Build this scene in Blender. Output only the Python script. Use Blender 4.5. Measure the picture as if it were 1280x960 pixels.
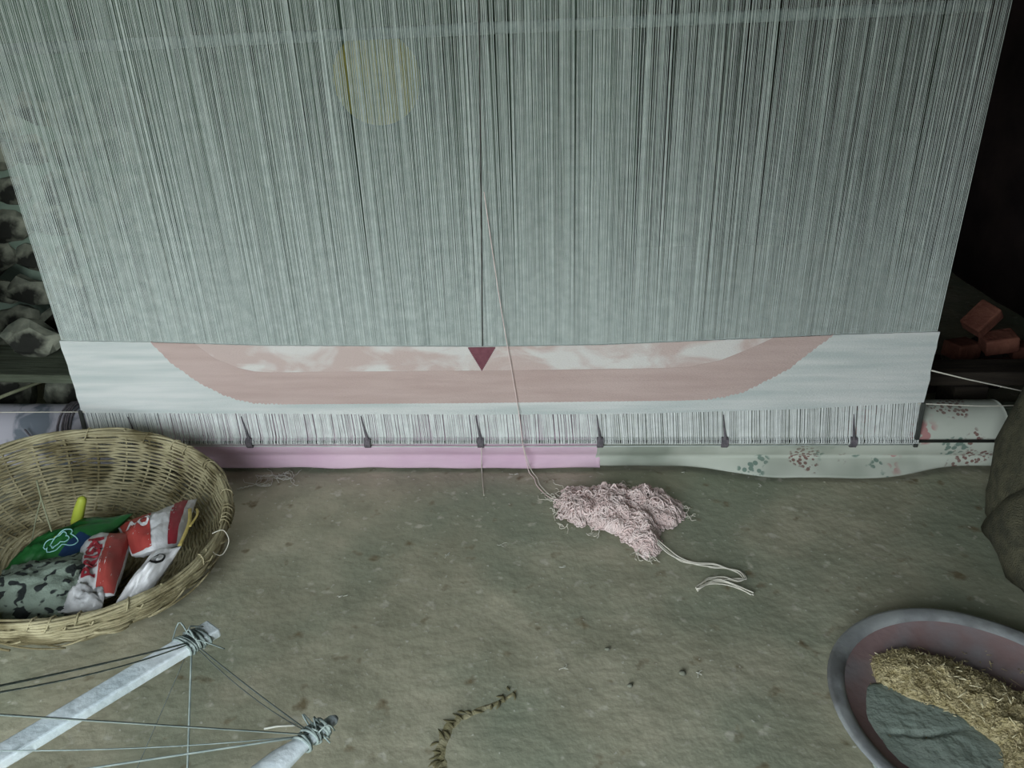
import bpy, bmesh, math, random
from mathutils import Vector, Matrix, Quaternion, noise
random.seed(7)
scene = bpy.context.scene
for o in list(bpy.data.objects): bpy.data.objects.remove(o)
C = scene.collection
PI = math.pi

# ------------------------------------------------------------------ camera
cam_d = bpy.data.cameras.new('camera'); cam = bpy.data.objects.new('camera', cam_d); C.objects.link(cam)
cam_d.sensor_fit = 'HORIZONTAL'; cam_d.sensor_width = 36.0; cam_d.lens = 980.0/1280.0*36.0
cam_d.clip_start = 0.02; cam_d.clip_end = 60
rt = Vector((0.99806451, 0.05307614, -0.03240619))
dn = Vector((-0.00601949, -0.43620582, -0.89982679))
fw = Vector((-0.0618951, 0.89828025, -0.43504206))
cam.matrix_world = Matrix(((rt.x, -dn.x, -fw.x, 0.2073), (rt.y, -dn.y, -fw.y, -1.9816), (rt.z, -dn.z, -fw.z, 1.26), (0, 0, 0, 1)))
scene.camera = cam
# ------------------------------------------------------------------ world, daylight, exposure
world = bpy.data.worlds.new('world'); scene.world = world; world.use_nodes = True
wn = world.node_tree
bg = wn.nodes['Background']; bg.inputs[0].default_value = (0.86, 0.96, 1.0, 1); bg.inputs[1].default_value = 5.0
DOOR = (-1.5, 0.1, 0.0, 1.8)      # unseen opening behind the camera, sized and offset to grade the daylight: x0, x1, z0, z1
ld = bpy.data.lights.new('doorway_portal', 'AREA'); ld.shape = 'RECTANGLE'
ld.size = DOOR[1]-DOOR[0]; ld.size_y = DOOR[3]-DOOR[2]; ld.cycles.is_portal = True
lo = bpy.data.objects.new('doorway_portal', ld); C.objects.link(lo)
lo.location = ((DOOR[0]+DOOR[1])/2, -2.72, (DOOR[2]+DOOR[3])/2); lo.rotation_euler = (PI/2, 0, 0)
vs = scene.view_settings
vs.view_transform = 'Standard'; vs.look = 'None'; vs.gamma = 1; vs.use_curve_mapping = False; vs.exposure = 1.08

# ------------------------------------------------------------------ helpers
class MB:
    def __init__(s): s.v = []; s.f = []
    def add(s, vs, fs):
        b = len(s.v); s.v += [tuple(p) for p in vs]; s.f += [tuple(i+b for i in f) for f in fs]
    def box(s, c, d, rot=None):
        x, y, z = d[0]/2, d[1]/2, d[2]/2
        vs = [Vector((i*x, j*y, k*z)) for i in (-1, 1) for j in (-1, 1) for k in (-1, 1)]
        if rot is not None: vs = [rot @ p for p in vs]
        s.add([p+Vector(c) for p in vs], [(0,1,3,2),(4,6,7,5),(0,4,5,1),(2,3,7,6),(0,2,6,4),(1,5,7,3)])
    def tube(s, pts, r, n=6, flat=1.0, closed=False, up=None):
        pts = [Vector(p) for p in pts]; m = len(pts)
        rr = r if isinstance(r, (list, tuple)) else [r]*m
        vs = []; nrm = None
        for i, p in enumerate(pts):
            if closed: t = pts[(i+1) % m]-pts[i-1]
            else: t = pts[min(i+1, m-1)]-pts[max(i-1, 0)]
            if t.length < 1e-9: t = Vector((0, 0, 1))
            t.normalize()
            if up is not None: nrm = Vector(up)
            elif nrm is None: nrm = Vector((0, 0, 1)) if abs(t.z) < .9 else Vector((1, 0, 0))
            nrm = nrm-t*nrm.dot(t)
            if nrm.length < 1e-6: nrm = t.orthogonal()
            nrm.normalize(); b = t.cross(nrm)
            for k in range(n):
                a = 2*PI*k/n
                vs.append(p+(nrm*math.cos(a)*flat+b*math.sin(a))*rr[i])
        fs = []
        for i in range(m if closed else m-1):
            j = (i+1) % m
            for k in range(n):
                l = (k+1) % n
                fs.append((i*n+k, i*n+l, j*n+l, j*n+k))
        if not closed:
            fs.append(tuple(range(n-1, -1, -1))); fs.append(tuple(range((m-1)*n, m*n)))
        s.add(vs, fs)
    def grid(s, fn, nu, nv, cu=False):
        vs = [fn(i/(nu if cu else nu-1), j/(nv-1)) for j in range(nv) for i in range(nu)]
        fs = []
        for j in range(nv-1):
            for i in range(nu if cu else nu-1):
                k = (i+1) % nu
                fs.append((j*nu+i, j*nu+k, (j+1)*nu+k, (j+1)*nu+i))
        s.add(vs, fs)
    def lathe(s, prof, n=48, wob=None):
        vs = []
        for q, (r, z) in enumerate(prof):
            for k in range(n):
                a = 2*PI*k/n; p = Vector((r*math.cos(a), r*math.sin(a), z))
                vs.append(wob(p, q, a) if wob else p)
        fs = [(q*n+k, q*n+(k+1) % n, (q+1)*n+(k+1) % n, (q+1)*n+k) for q in range(len(prof)-1) for k in range(n)]
        s.add(vs, fs)
    def build(s, name, mat, parent=None, smooth=True, loc=None):
        me = bpy.data.meshes.new(name); me.from_pydata(s.v, [], s.f); me.update()
        if smooth:
            for p in me.polygons: p.use_smooth = True
        me.materials.append(mat)
        o = bpy.data.objects.new(name, me); C.objects.link(o)
        if parent is not None: o.parent = parent
        if loc is not None: o.location = loc
        return o
def tag(o, label=None, cat=None, group=None, kind=None):
    if label: o['label'] = label
    if cat: o['category'] = cat
    if group: o['group'] = group
    if kind: o['kind'] = kind
    return o
def empty(name, loc=(0, 0, 0), label=None, cat=None, group=None):
    o = bpy.data.objects.new(name, None); o.empty_display_size = .05; C.objects.link(o); o.location = loc
    return tag(o, label, cat, group)
def bevel(o, w, seg=2):
    m = o.modifiers.new('bevel', 'BEVEL'); m.width = w; m.segments = seg; m.limit_method = 'ANGLE'; return o
def lerp(pts, x):
    if x <= pts[0][0]: return pts[0][1]
    for (a, b), (c, d) in zip(pts, pts[1:]):
        if x <= c: return b+(d-b)*(x-a)/(c-a)
    return pts[-1][1]
def smooth_pts(pts, n=6):
    P = [Vector(p) for p in pts]; out = []
    for i in range(len(P)-1):
        a, b, c, d = P[max(i-1, 0)], P[i], P[i+1], P[min(i+2, len(P)-1)]
        for k in range(n):
            t = k/n
            out.append(.5*((2*b)+(c-a)*t+(2*a-5*b+4*c-d)*t*t+(3*b-a-3*c+d)*t**3))
    out.append(P[-1]); return out
def nz(x, y=0, z=0): return noise.noise((x, y, z))

# ------------------------------------------------------------------ materials
def material(name, c1, c2=None, scale=8, rough=.85, bump=0.0, bscale=60, stretch=(1, 1, 1), lo=.35, hi=.65, detail=6, spec=.25, c3=None, s3=3, lo3=.5, hi3=.6, coord='Object', dist=0.0, bstretch=None):
    m = bpy.data.materials.new(name); m.use_nodes = True; nt = m.node_tree; N = nt.nodes; L = nt.links
    b = N['Principled BSDF']; b.inputs['Roughness'].default_value = rough; b.inputs['Specular IOR Level'].default_value = spec
    b.inputs['Base Color'].default_value = (*c1, 1)
    tc = N.new('ShaderNodeTexCoord'); mp = N.new('ShaderNodeMapping'); mp.inputs['Scale'].default_value = stretch
    L.new(tc.outputs[coord], mp.inputs[0])
    if c2:
        nx = N.new('ShaderNodeTexNoise'); nx.inputs['Scale'].default_value = scale; nx.inputs['Detail'].default_value = detail; nx.inputs['Distortion'].default_value = dist
        L.new(mp.outputs[0], nx.inputs[0])
        cr = N.new('ShaderNodeValToRGB'); e = cr.color_ramp.elements
        e[0].position = lo; e[0].color = (*c1, 1); e[1].position = hi; e[1].color = (*c2, 1)
        L.new(nx.outputs[0], cr.inputs[0]); out = cr.outputs[0]
        if c3:
            n3 = N.new('ShaderNodeTexNoise'); n3.inputs['Scale'].default_value = s3; n3.inputs['Detail'].default_value = 5
            L.new(mp.outputs[0], n3.inputs[0])
            r3 = N.new('ShaderNodeValToRGB'); r3.color_ramp.elements[0].position = lo3; r3.color_ramp.elements[1].position = hi3
            L.new(n3.outputs[0], r3.inputs[0])
            mx = N.new('ShaderNodeMix'); mx.data_type = 'RGBA'
            L.new(r3.outputs[0], mx.inputs[0]); L.new(out, mx.inputs[6]); mx.inputs[7].default_value = (*c3, 1); out = mx.outputs[2]
        L.new(out, b.inputs['Base Color'])
    if bump:
        bn = N.new('ShaderNodeTexNoise'); bn.inputs['Scale'].default_value = bscale; bn.inputs['Detail'].default_value = 5
        if bstretch:
            m2 = N.new('ShaderNodeMapping'); m2.inputs['Scale'].default_value = bstretch; L.new(tc.outputs[coord], m2.inputs[0]); L.new(m2.outputs[0], bn.inputs[0])
        else: L.new(mp.outputs[0], bn.inputs[0])
        bp = N.new('ShaderNodeBump'); bp.inputs['Strength'].default_value = bump; bp.inputs['Distance'].default_value = .01
        L.new(bn.outputs[0], bp.inputs['Height']); L.new(bp.outputs[0], b.inputs['Normal'])
    return m
def s2l(r, g, b):
    f = lambda c: (c/255/12.92 if c/255 <= .04045 else ((c/255+.055)/1.055)**2.4)
    return (f(r), f(g), f(b))

M = {}
M['floor'] = material('mud_floor', s2l(158, 155, 134), s2l(186, 180, 158), scale=7, rough=.8, bump=.35, bscale=35, c3=s2l(150, 154, 134), s3=2.2, lo3=.45, hi3=.62, detail=9)
def fleck(m, sc, lo, hi, c):
    nt = m.node_tree; N = nt.nodes; L = nt.links; b = N['Principled BSDF']; src = b.inputs['Base Color'].links[0].from_socket
    tc = N.new('ShaderNodeTexCoord'); n = N.new('ShaderNodeTexNoise'); n.inputs['Scale'].default_value = sc; n.inputs['Detail'].default_value = 3; L.new(tc.outputs['Object'], n.inputs[0])
    r = N.new('ShaderNodeValToRGB'); r.color_ramp.elements[0].position = lo; r.color_ramp.elements[1].position = hi; L.new(n.outputs[0], r.inputs[0])
    x = N.new('ShaderNodeMix'); x.data_type = 'RGBA'; L.new(r.outputs[0], x.inputs[0]); L.new(src, x.inputs[6]); x.inputs[7].default_value = (*c, 1); L.new(x.outputs[2], b.inputs['Base Color'])
FLK = fleck
fleck(M['floor'], 26, .62, .72, s2l(198, 194, 178)); fleck(M['floor'], 17, .64, .74, s2l(128, 116, 92)); fleck(M['floor'], 70, .68, .74, s2l(206, 204, 192))
M['wall'] = material('mud_wall', s2l(78, 82, 66), s2l(120, 118, 98), scale=3, bump=.6, bscale=14, c3=s2l(52, 52, 42), s3=1.7, lo3=.5, hi3=.6)
M['wall_rear'] = material('green_shaded_plaster', s2l(58, 78, 60), s2l(134, 150, 136), scale=1.6, bump=.5, bscale=12, c3=s2l(46, 54, 46), s3=2.4, lo3=.52, hi3=.62, detail=4)  # plaster blotches; dark green also puts a shading tint behind the warp
M['wall_dark'] = material('dark_shade_wall', s2l(38, 30, 30), s2l(60, 48, 46), scale=4, bump=.5, bscale=14)  # shade of the right side put into a near-black colour
M['stone'] = material('rubble_stone', s2l(88, 92, 82), s2l(168, 168, 150), scale=9, bump=.7, bscale=20, c3=s2l(40, 40, 36), s3=6)
M['brick'] = material('old_brick', s2l(96, 56, 46), s2l(122, 78, 64), scale=18, bump=.5, bscale=60)
M['oldwood'] = material('weathered_wood', s2l(74, 78, 64), s2l(104, 110, 94), scale=6, stretch=(1, 12, 12), bump=.4, bscale=40)
M['darkwood'] = material('dark_wood', s2l(40, 34, 30), s2l(62, 54, 46), scale=6, stretch=(1, 10, 10), bump=.4)
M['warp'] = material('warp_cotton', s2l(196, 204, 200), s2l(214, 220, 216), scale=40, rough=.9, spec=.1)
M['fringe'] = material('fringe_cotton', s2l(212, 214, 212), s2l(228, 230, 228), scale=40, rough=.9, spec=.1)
M['warpback'] = material('rear_warp_shaded', s2l(118, 138, 122), s2l(140, 156, 142), scale=40, rough=.9, spec=.1)  # same cotton as the front, darkened and greened to stand for shade
M['warpmark'] = material('dark_marker_thread', s2l(70, 62, 60), rough=.9)
M['warppink'] = material('pink_thread', s2l(206, 176, 172), rough=.9)
M['rug'] = material('white_wool_weave', s2l(206, 212, 210), s2l(232, 232, 230), scale=5, stretch=(.5, 1, 7), rough=.95, spec=.05, bump=.5, bscale=160, bstretch=(1, 1, 5), detail=3)
M['rose'] = material('rose_wool_weave', s2l(202, 176, 170), s2l(212, 188, 182), scale=7, stretch=(.6, 1, 6), rough=.95, spec=.05, bump=.5, bscale=160, bstretch=(1, 1, 5))
M['mottle'] = material('mottled_wool_weave', s2l(214, 192, 186), s2l(232, 226, 222), scale=11, stretch=(.6, 1, 1.3), lo=.44, hi=.58, rough=.95, spec=.05, bump=.5, bscale=160, bstretch=(1, 1, 5), detail=4, dist=.6)
M['maroon'] = material('maroon_wool_weave', s2l(122, 76, 86), s2l(136, 88, 96), scale=60, rough=.95, spec=.05, bump=.5, bscale=160)
M['pinkcloth'] = material('pink_cloth', s2l(212, 178, 198), s2l(220, 190, 206), scale=6, rough=.85, bump=.15, bscale=50)
M['lilac'] = material('lilac_cloth', s2l(176, 172, 182), s2l(110, 116, 126), scale=7, lo=.5, hi=.6, rough=.85, dist=1.5)
M['steel'] = material('dark_iron', s2l(58, 60, 58), s2l(76, 78, 74), scale=20, rough=.6)
M['tie'] = material('grey_rag_tie', s2l(92, 88, 92), s2l(120, 112, 118), scale=60, rough=.9)
M['wicker'] = material('split_willow', s2l(148, 138, 108), s2l(184, 174, 142), scale=14, stretch=(1, 1, 1), rough=.7, bump=.3, bscale=120, c3=s2l(112, 102, 74), s3=9, lo3=.5, hi3=.62)
M['straw'] = material('chaff_straw', s2l(216, 204, 164), s2l(234, 224, 190), scale=40, rough=.85)
M['chaff'] = material('chaff_heap', s2l(176, 160, 116), s2l(222, 206, 164), scale=90, rough=.95, bump=1.0, bscale=180, detail=10)
M['clay'] = material('grey_wet_clay', s2l(140, 152, 142), s2l(160, 170, 160), scale=14, rough=.7, bump=.4, bscale=90)
M['panmetal'] = material('worn_pan_metal', s2l(138, 140, 142), s2l(164, 166, 166), scale=12, rough=.5, bump=.15, bscale=50, c3=s2l(112, 112, 112), s3=7)
M['paninner'] = material('stained_pan_metal', s2l(142, 112, 110), s2l(150, 128, 128), scale=5, rough=.55, bump=.15, bscale=50, c3=s2l(146, 144, 148), s3=7, lo3=.48, hi3=.7)
M['sack'] = material('jute_sack', s2l(72, 70, 58), s2l(98, 94, 76), scale=30, rough=.95, bump=.8, bscale=260)
M['sackin'] = material('sack_dark_hollow', s2l(40, 36, 38), s2l(66, 60, 60), scale=16, rough=.95, bump=.5)  # dark colour carries the shade inside the sack mouth
M['yarn'] = material('pale_pink_yarn', s2l(232, 208, 204), s2l(240, 222, 218), scale=30, rough=.95, spec=.05)
M['yarncream'] = material('cream_yarn', s2l(206, 200, 186), s2l(222, 216, 204), scale=30, rough=.95, spec=.05)
M['whitewood'] = material('limewashed_wood', s2l(196, 208, 214), s2l(222, 228, 232), scale=10, stretch=(1, 1, 1), rough=.8, bump=.25, bscale=60, c3=s2l(164, 174, 178), s3=22, lo3=.58, hi3=.7)
M['twine'] = material('grey_green_twine', s2l(122, 134, 132), s2l(150, 160, 156), scale=50, rough=.95)
M['twinedark'] = material('dark_twine', s2l(88, 94, 90), rough=.95)
M['lint'] = material('pale_lint', s2l(206, 206, 196), rough=.95)
M['scuff'] = material('brown_scuff', s2l(146, 138, 104), s2l(166, 158, 130), scale=30, rough=.95, bump=.6)
M['scuffdark'] = material('dark_gouge', s2l(104, 98, 72), rough=.95)
M['plwhite'] = material('white_plastic', s2l(206, 204, 206), s2l(226, 224, 226), scale=9, rough=.4, bump=.25, bscale=30, spec=.4)
M['plsilver'] = material('greyish_plastic', s2l(176, 176, 178), s2l(214, 212, 214), scale=22, rough=.35, bump=.4, bscale=40, spec=.5)
M['red'] = material('red_print', s2l(160, 58, 56), s2l(176, 78, 72), scale=12, rough=.45, bump=.2, bscale=30)
M['darkred'] = material('crimson_print', s2l(150, 48, 58), rough=.45)
M['green'] = material('green_plastic', s2l(22, 74, 34), s2l(38, 100, 48), scale=10, rough=.4, bump=.3, bscale=30, spec=.4)
M['navy'] = material('navy_print', s2l(30, 52, 84), rough=.4)
M['cyan'] = material('pale_cyan_print', s2l(150, 200, 200), rough=.4)
M['black'] = material('black_print', s2l(34, 34, 36), rough=.5)
M['lime'] = material('yellow_green_plastic', s2l(150, 160, 54), s2l(170, 178, 72), scale=14, rough=.5)
M['twig'] = material('grey_twig', s2l(120, 122, 98), s2l(140, 140, 116), scale=40, rough=.9)
M['gold'] = material('golden_straw', s2l(196, 174, 96), s2l(212, 192, 120), scale=40, rough=.6)
M['yellow'] = material('yellow_enamel', s2l(226, 206, 96), s2l(200, 190, 100), scale=6, rough=.5)
M['check'] = material('grey_green_check_cloth', s2l(132, 144, 132), s2l(44, 48, 48), scale=34, lo=.54, hi=.58, rough=.95, bump=.3, bscale=200, detail=1, dist=.4)

def floral_material():
    m = bpy.data.materials.new('floral_cotton'); m.use_nodes = True; nt = m.node_tree; N = nt.nodes; L = nt.links
    b = N['Principled BSDF']; b.inputs['Roughness'].default_value = .9; b.inputs['Specular IOR Level'].default_value = .1
    tc = N.new('ShaderNodeTexCoord')
    col = None
    def layer(prev, vscale, vth, mscale, mlo, mhi, c, off):
        mp = N.new('ShaderNodeMapping'); mp.inputs['Location'].default_value = off; L.new(tc.outputs['Object'], mp.inputs[0])
        v = N.new('ShaderNodeTexVoronoi'); v.inputs['Scale'].default_value = vscale; L.new(mp.outputs[0], v.inputs['Vector'])
        r = N.new('ShaderNodeValToRGB'); r.color_ramp.elements[0].position = vth; r.color_ramp.elements[0].color = (1, 1, 1, 1); r.color_ramp.elements[1].position = vth+.08; r.color_ramp.elements[1].color = (0, 0, 0, 1)
        L.new(v.outputs['Distance'], r.inputs[0])
        n = N.new('ShaderNodeTexNoise'); n.inputs['Scale'].default_value = mscale; n.inputs['Detail'].default_value = 2; L.new(mp.outputs[0], n.inputs[0])
        q = N.new('ShaderNodeValToRGB'); q.color_ramp.elements[0].position = mlo; q.color_ramp.elements[1].position = mhi; L.new(n.outputs[0], q.inputs[0])
        mu = N.new('ShaderNodeMath'); mu.operation = 'MULTIPLY'; L.new(r.outputs[0], mu.inputs[0]); L.new(q.outputs[0], mu.inputs[1])
        mx = N.new('ShaderNodeMix'); mx.data_type = 'RGBA'; L.new(mu.outputs[0], mx.inputs[0])
        if prev is None: mx.inputs[6].default_value = (*s2l(196, 199, 188), 1)
        else: L.new(prev, mx.inputs[6])
        mx.inputs[7].default_value = (*c, 1); return mx.outputs[2]
    col = layer(col, 85, .40, 7, .60, .63, s2l(132, 104, 98), (.3, 0, 0))
    col = layer(col, 62, .42, 9, .62, .65, s2l(124, 142, 132), (1.7, .4, 0))
    col = layer(col, 44, .5, 6, .60, .64, s2l(184, 136, 134), (5.2, .9, .3))
    L.new(col, b.inputs['Base Color']); return m
M['floral'] = floral_material(); FLK(M['floral'], 3.5, .48, .66, s2l(150, 156, 144))

# ------------------------------------------------------------------ the room
X0, X1, Y0, Y1, ZC = -2.05, 2.15, -2.75, 0.78, 2.6
XR, YR = 0.45, 2.4       # right of XR an added recess, deep as YR, keeps the background dark
def struct(o): o['kind'] = 'structure'; return o
b = MB()
def fl(u, v):
    x = X0-.1+(X1-X0+.2)*u; y = Y0-.1+(YR-Y0+.2)*v
    return (x, y, .0022*nz(x*9, y*9, 1)+.0015*nz(x*30, y*30, 4)-.0018)
b.grid(fl, 220, 220)
floor = struct(b.build('floor', M['floor']))
def rough_wall(fn, nu, nv, amp, name, mat):
    b = MB(); b.grid(lambda u, v: fn(u, v, amp), nu, nv); return struct(b.build(name, mat))
def wn_(a, c, s): return nz(a*2.5, c*2.5, s)+.5*nz(a*7, c*7, s+3)
wall_back = rough_wall(lambda u, v, a: (X0-.05+(XR-X0+.07)*u, Y1+a*wn_(u*4, v*2.5, 2), -.1+(ZC+.1)*v), 80, 60, .03, 'wall_back', M['wall_rear'])
rough_wall(lambda u, v, a: (X0+a*wn_(u*4, v*2.5, 7), Y0+(Y1-Y0+.1)*u, -.1+(ZC+.1)*v), 60, 40, .03, 'wall_left', M['wall'])
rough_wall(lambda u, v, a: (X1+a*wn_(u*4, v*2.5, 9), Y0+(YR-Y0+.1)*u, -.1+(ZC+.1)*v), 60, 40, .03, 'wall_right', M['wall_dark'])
rough_wall(lambda u, v, a: (XR-.1+(X1-XR+.2)*u, YR+a*wn_(u*4, v*2.5, 5), -.1+(ZC+.1)*v), 30, 40, .03, 'wall_recess_back', M['wall_dark'])
rough_wall(lambda u, v, a: (XR-.03+a*.5*wn_(u*4, v*2.5, 6)*u, Y1-.07+(YR-Y1+.1)*u, -.1+(ZC+.1)*v), 30, 40, .03, 'wall_recess_side', M['wall_dark'])
b = MB(); b.box(((X0+X1)/2, (Y0+YR)/2, ZC+.03), (X1-X0+.4, YR-Y0+.4, .06)); struct(b.build('ceiling', M['darkwood'], smooth=False))
b = MB(); t = .1; yc = Y0-t/2
b.box(((X0+DOOR[0])/2-.1, yc, ZC/2), (DOOR[0]-X0+.2, t, ZC)); b.box(((X1+DOOR[1])/2+.1, yc, ZC/2), (X1-DOOR[1]+.2, t, ZC))
b.box(((DOOR[0]+DOOR[1])/2, yc, (ZC+DOOR[3])/2), (DOOR[1]-DOOR[0], t, ZC-DOOR[3]))
struct(b.build('wall_front', M['wall'], smooth=False))
b = MB(); b.box((0, Y0-4.1, -.05), (16, 8, .1)); struct(b.build('yard_ground', M['floor'], smooth=False))
# rubble stones bedded in the back wall where it shows left of the loom
def blob(rad, seed, sub=2, amp=.28):
    bm = bmesh.new(); bmesh.ops.create_icosphere(bm, subdivisions=sub, radius=1)
    for v in bm.verts:
        k = 1+amp*nz(v.co.x*1.4+seed, v.co.y*1.4, v.co.z*1.4)
        v.co = Vector((v.co.x*rad[0], v.co.y*rad[1], v.co.z*rad[2]))*k
    me = bpy.data.meshes.new('blob'); bm.to_mesh(me); bm.free(); return me
def mesh_obj(name, me, mat, parent=None, loc=(0, 0, 0), rot=(0, 0, 0), smooth=True):
    if not me.materials: me.materials.append(mat)
    me.name = name
    for p in me.polygons: p.use_smooth = smooth
    o = bpy.data.objects.new(name, me); C.objects.link(o); o.parent = parent; o.location = loc; o.rotation_euler = rot; return o
stone_me = [blob((.1, .05, .065), s*3.1, 2, .4) for s in range(4)]
for row in range(8):
    for k in range(5):
        x = -1.96+k*.15+(.07 if row % 2 else 0)+random.uniform(-.02, .02); z = .1+row*.125+random.uniform(-.015, .015)
        o = mesh_obj('stone', stone_me[(row*3+k) % 4], M['stone'], wall_back, (x, Y1-.01, z), (random.uniform(-.2, .2), random.uniform(-.5, .5), 0), smooth=False)
        s = random.uniform(.75, 1.1); o.scale = (s, s, s)

# ------------------------------------------------------------------ carpet loom
ZA, R = .11, .08          # lower beam axis height, radius
YB = .083
loom = empty('carpet_loom', (0, YB, 0), 'upright carpet loom with a dense sheet of off-white warp threads', 'loom')
def P(name, b, mat, smooth=True): 
    o = b.build(name, mat, loom, smooth); o.matrix_parent_inverse = Matrix.Translation((0, -YB, 0)); return o
def cyl_x(b, x0, x1, y, z, r, n=28): b.tube([(x0, y, z), (x1, y, z)], r, n, up=(0, 0, 1))
b = MB(); cyl_x(b, -1.66, 1.66, YB, ZA, R-.004); o = P('roller_beam', b, M['oldwood'], False)
b = MB(); cyl_x(b, -1.7, 1.7, YB, 2.2, R); P('roller_beam', b, M['oldwood'], False)
for sx in (-1, 1):
    b = MB(); b.box((sx*1.73, YB+.02, 1.2), (.14, .16, 2.4)); bevel(P('post', b, M['darkwood'], False), .01)
# front sheet of warp threads
ZT = 2.2
RTOP = [(-1.207, .447), (-.94, .44), (-.62, .427), (-.014, .418), (.315, .42), (.637, .431), (.931, .442), (1.202, .448)]
RBOT = [(-1.201, .217), (-.729, .212), (-.024, .206), (.432, .207), (.875, .22), (1.201, .239)]
def thread(b, x0, z0, y0, x1, z1, y1, r, taper=1.0):
    # flat-fronted three sided strand
    vs = []
    for (x, y, z, r) in ((x0, y0, z0, r), (x1, y1, z1, r*taper)):
        vs += [(x-r, y+.0003, z), (x, y-.0003, z), (x+r, y+.0003, z)]
    b.add(vs, [(0, 1, 4, 3), (1, 2, 5, 4), (2, 0, 3, 5)])
b = MB(); n = 1800
rg = random.Random(31)
gaps = [(.135, .5), (.2, .4), (.265, .5), (.315, .9), (.335, .6), (.38, .5), (.425, .6), (.455, .5), (.485, .6), (.535, .9), (.57, .5), (.605, .5), (.655, .4), (.70, .6), (.765, .9), (.79, 1.25), (.83, .5), (.875, .4)]
gaps = [(g+rg.uniform(-.004, .004), k*.0042) for g, k in gaps]
for i in range(n):
    u = (i+random.uniform(-.12, .12))/(n-1); u = min(max(u, 0), 1)
    x0 = -1.203+2.404*u
    # strands drift into bunches higher up
    amp = .0030*nz(u*34, 5)+.0026*nz(u*95, 8)+.0016*nz(u*260, 3)+.0008*nz(u*520, 13)
    x1 = -1.215+2.43*u+amp*4.8+random.gauss(0, .0022)
    e = max(0, min(1, (u-.62)/.3)); thin = .6-.42*e*e*(3-2*e)-.3*max(0, 1-u/.2)     # strands thinned towards top and sides to shade the sheet there
    for g, k in gaps:
        d = (u-g)*2.4
        if abs(d) < .06: x1 += k*math.copysign(math.exp(-(d/.018)**2), d)
    thread(b, x0, lerp(RTOP, x0)-.01, -.001+random.uniform(-.0006, .0006), x1, ZT, .001+random.uniform(-.006, .006), random.uniform(.00044, .00066)*(1-.27*e), thin)
w = P('warp_threads', b, M['warp'], False); w['kind'] = 'stuff'
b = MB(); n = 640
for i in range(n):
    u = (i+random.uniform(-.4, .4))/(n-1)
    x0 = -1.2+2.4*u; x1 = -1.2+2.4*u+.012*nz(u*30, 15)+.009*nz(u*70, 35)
    thread(b, x0, ZA, YB+R+.003, x1, ZT, YB+R+.003, random.uniform(.0006, .001)*(1-.6*max(0, min(1, (u-.55)/.25))))  # right-hand strands made finer so the rear sheet darkens there
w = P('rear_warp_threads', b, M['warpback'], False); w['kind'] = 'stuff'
for (xa, xb, z0, mt) in ((-.007, .028, .418, 'warpmark'),):
    b = MB(); b.tube([(xa, -.004, z0-.005), (.014, -.004, .936), (xb, -.004, 1.3), (.06, -.003, ZT)], .0014, 5); P('marker_thread', b, M[mt])
# lease rod between the two sheets
b = MB(); b.tube([(-1.21, .085, 1.2), (-.6, .085, 1.205), (.4, .085, 1.215), (1.2, .085, 1.223)], .014, 10, up=(0, 0, 1)); P('lease_rod', b, M['twine'])
# fringe of warp ends below the rug, looped round an iron rod
b = MB(); n = 560
for i in range(n):
    u = (i+random.uniform(-.25, .25))/(n-1); x0 = -1.198+2.396*u; x1 = -1.2+2.41*u+.004*nz(u*80, 2)
    r = random.uniform(.0012, .0022)
    z0 = lerp(RBOT, x0)+.006
    thread(b, x0, z0, -.003, x1, .128, -.0035, r)
    b.tube([(x1, -.0035, .131), (x1, -.0125, .121), (x1, -.0125, .113), (x1, -.004, .107)], r*.8, 4, up=(1, 0, 0))
w = P('fringe_threads', b, M['fringe'], False); w['kind'] = 'stuff'
b = MB(); cyl_x(b, -1.24, 1.42, -.0075, .117, .0042, 10); P('lacing_rod', b, M['steel'])
b = MB(); b.tube([(-1.24, -.006, .105), (0, -.007, .1), (1.21, -.006, .105)], .0018, 6); P('lacing_cord', b, M['warp'])
for (x, z) in ((-.715, .114), (-.36, .114), (-.026, .114), (.32, .114), (.675, .114), (1.033, .114), (-1.057, .114)):
    b = MB(); b.tube([(x-.011, -.006, .203), (x-.006, -.007, .165), (x-.001, -.009, .135), (x, -.012, .125)], [.0012, .0028, .0045, .008], 6, flat=.6, up=(0, -1, 0))
    for k in range(4):
        pts = [(x-.007+k*.0045, -.0075+.0085*math.cos(a), .115+.014*math.sin(a)) for a in [2*PI*j/10 for j in range(10)]]
        b.tube(pts, .0034, 5, closed=True)
    P('tie', b, M['tie'])
for x, za, zb in ((1.205, .238, .098), (-1.21, .225, .12)):
    b = MB(); b.box((x, -.007, (za+zb)/2), (.012, .008, za-zb), Matrix.Rotation(-.03 if x > 0 else .06, 3, 'Y')); bevel(P('end_bracket', b, M['steel'], False), .002)

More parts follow.
